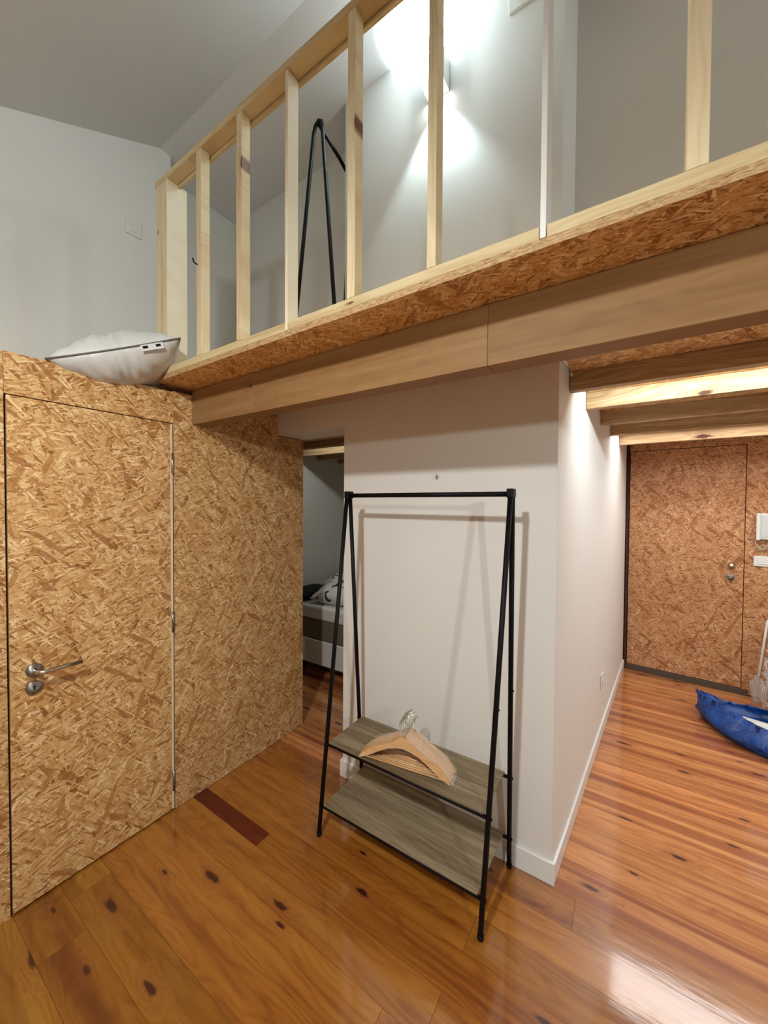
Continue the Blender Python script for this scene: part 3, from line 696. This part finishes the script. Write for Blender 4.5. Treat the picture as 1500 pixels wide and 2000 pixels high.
# ------------------------------------------------------------------ blue bag on the hall floor
def blue_bag():
    t = NT('blue_tarpaulin'); tc = t.n('ShaderNodeTexCoord'); n = t.noise(tc.outputs['Object'], 14, 4)
    t.l(t.ramp(n, [(.3, srgb(0, 40, 100)), (.7, srgb(8, 72, 150))]), t.b.inputs['Base Color']); t.b.inputs['Roughness'].default_value = .32
    t.bump(t.noise(tc.outputs['Object'], 20, 4, .6, 1.5), .7, .01)
    # rings of points: foot, belly, rim (outside), then the same inside
    foot = [(.47, 3.70), (.52, 3.55), (.60, 3.42), (.74, 3.31), (.95, 3.24), (1.20, 3.22), (1.33, 3.36), (1.30, 3.62), (1.10, 3.74), (.88, 3.80), (.68, 3.82), (.54, 3.80)]
    beld = [(.435, 3.70), (.49, 3.52), (.575, 3.38), (.72, 3.27), (.95, 3.20), (1.22, 3.18), (1.37, 3.36), (1.33, 3.64), (1.10, 3.78), (.88, 3.84), (.68, 3.86), (.52, 3.83)]
    belz = [.07, .07, .06, .065, .07, .07, .08, .08, .07, .07, .06, .06]
    rim = [(.44, 3.74), (.53, 3.62), (.63, 3.50), (.76, 3.39), (.96, 3.30), (1.18, 3.27), (1.30, 3.38), (1.27, 3.60), (1.08, 3.70), (.86, 3.80), (.66, 3.86), (.50, 3.87)]
    rimz = [.185, .175, .16, .15, .145, .14, .15, .17, .16, .13, .10, .13]
    def loop(pts, zs, n=72):
        out = []; k_ = len(pts)
        for i in range(n):
            f = i/n*k_; a = int(f); u = f-a
            g = lambda q: Vector((pts[q % k_][0], pts[q % k_][1], zs[q % k_] if isinstance(zs, list) else zs))
            p0, p1, p2, p3 = g(a-1), g(a), g(a+1), g(a+2)
            out.append(.5*((2*p1)+(p2-p0)*u+(2*p0-5*p1+4*p2-p3)*u*u+(3*p1-p0-3*p2+p3)*u**3))
        return out
    L0, L1, L2 = loop(foot, .003), loop(beld, belz), loop(rim, rimz)
    cc = Vector((.9, 3.52, 0)); rr = random.Random(9)
    def lev(f):
        if f <= 1: q = [a.lerp(b_, f) for a, b_ in zip(L0, L1)]
        else: q = [a.lerp(b_, f-1) for a, b_ in zip(L1, L2)]
        o = []
        for i, p in enumerate(q):
            d = (p-cc); d.z = 0; d.normalize()
            w_ = .010*math.sin(i*.9+f*3)+.007*math.sin(i*2.3-f*5)+.005*math.sin(i*.35+f*9)
            o.append(p+d*w_*min(1, f*1.5)+Vector((0, 0, .004*math.sin(i*1.7)*(1 if f > 1.9 else 0))))
        return o
    b = bmesh.new(); rings = [[b.verts.new(p) for p in lev(f)] for f in (0, .3, .6, 1, 1.3, 1.6, 2)]
    inner = []
    for f in (2, 1.5, 1, .4):
        inner.append([b.verts.new(p+((cc-p).normalized()*Vector((1, 1, 0)))*.006+Vector((0, 0, .004 if f < 1 else 0))) for p in lev(f)])
    seq = rings+inner
    for A, B in zip(seq, seq[1:]):
        for i in range(72):
            f = b.faces.new((A[i], A[(i+1) % 72], B[(i+1) % 72], B[i])); f.smooth = True
    b.faces.new(rings[0][::-1]); b.faces.new(inner[-1])
    o = tag(add('carrier_bag', b, t.m, None, (.9, 3.5, 0)), 'large blue plastic carrier bag lying open on the hall floor', 'bag')
    return o
blue_bag()
tb = lathe([(0, 0), (.040, 0), (.043, .006), (.043, .15), (.036, .175), (.016, .19), (.016, .21), (0, .21)], 24, Matrix.Translation((.66, 3.60, .075)) @ Matrix.Rotation(math.radians(86), 4, 'Y') @ Matrix.Rotation(.4, 4, 'X') )
bt_ = tag(add('bottle', tb, plain('milky_plastic', (.66, .66, .62, 1), .25), None, (.76, 3.6, .075), True), 'whitish plastic bottle lying inside the blue bag', 'bottle')
tag(add('packet', box(.88, 1.06, 3.50, 3.64, .03, .105, .012, None, 2), plain('foil_white', (.7, .7, .68, 1), .3), None, (.97, 3.57, .03)), 'white packet beside the bottle in the blue bag', 'packet')

# ------------------------------------------------------------------ white wire basket stand by the front door
ws = thing('wire_basket_stand', (1.1, 4.05, 0), 'white wire basket stand beside the front door behind the blue bag', 'stand')
lx0, lx1, yf, yb_ = .868, .935, 4.02, 4.24
for yy in (yf, yb_):
    add('frame', tube([(lx0, yy, .001), (lx1-.006, yy, .66), (lx1+.004, yy, .69), (lx1+.03, yy, .70), (1.32, yy, .70), (1.345, yy, .69), (1.352, yy, .66), (1.41, yy, .001)], .0085, 12), M['wire'], ws)
for zb_, h_ in ((.06, .12), (.25, .12), (.44, .12)):
    f = lambda z: lx0+(lx1-lx0)*z/.66+.010
    g = lambda z: 1.41-(1.41-1.352)*z/.66-.010
    bb = bmesh.new()
    for z in (zb_, zb_+h_):
        x0, x1 = f(z), g(z)
        tube([(x0, yf+.012, z), (x1, yf+.012, z), (x1, yb_-.012, z), (x0, yb_-.012, z)], .0032, 6, bb, True, True)
    for i in range(12):
        u = (i+.5)/12; x = f(zb_)+(g(zb_)-f(zb_))*u; xu = f(zb_+h_)+(g(zb_+h_)-f(zb_+h_))*u
        tube([(xu, yf+.012, zb_+h_), (x, yf+.012, zb_), (x, yb_-.012, zb_), (xu, yb_-.012, zb_+h_)], .0018, 5, bb)
    for i in range(6):
        y = yf+.02+(yb_-yf-.04)*(i+.5)/6
        tube([(f(zb_+h_), y, zb_+h_), (f(zb_), y, zb_), (g(zb_), y, zb_), (g(zb_+h_), y, zb_+h_)], .0018, 5, bb)
    add('basket', bb, M['wire'], ws)
# crumpled clear bag behind the stand
def clear_bag():
    b = bmesh.new(); bmesh.ops.create_icosphere(b, subdivisions=4, radius=1)
    for v in b.verts:
        n = v.co.normalized(); k_ = 1+.10*math.sin(7*n.x+3*n.z)+.07*math.sin(13*n.y-5*n.z)+.05*math.sin(17*n.x+11*n.y)
        v.co = Vector((.872+n.x*.045*k_, 4.20+n.y*.045*k_, max(.002, .11+n.z*.11*k_)))
    for f in b.faces: f.smooth = True
    t = NT('clear_bag_film'); t.b.inputs['Base Color'].default_value = (.62, .56, .52, 1); t.b.inputs['Roughness'].default_value = .25; t.b.inputs['Alpha'].default_value = .34
    tc = t.n('ShaderNodeTexCoord'); t.bump(t.noise(tc.outputs['Object'], 30, 4), .8, .01)
    return tag(add('plastic_bag', b, t.m, None, (.868, 4.2, 0)), 'crumpled clear plastic bag on the floor behind the wire stand', 'bag')
clear_bag()
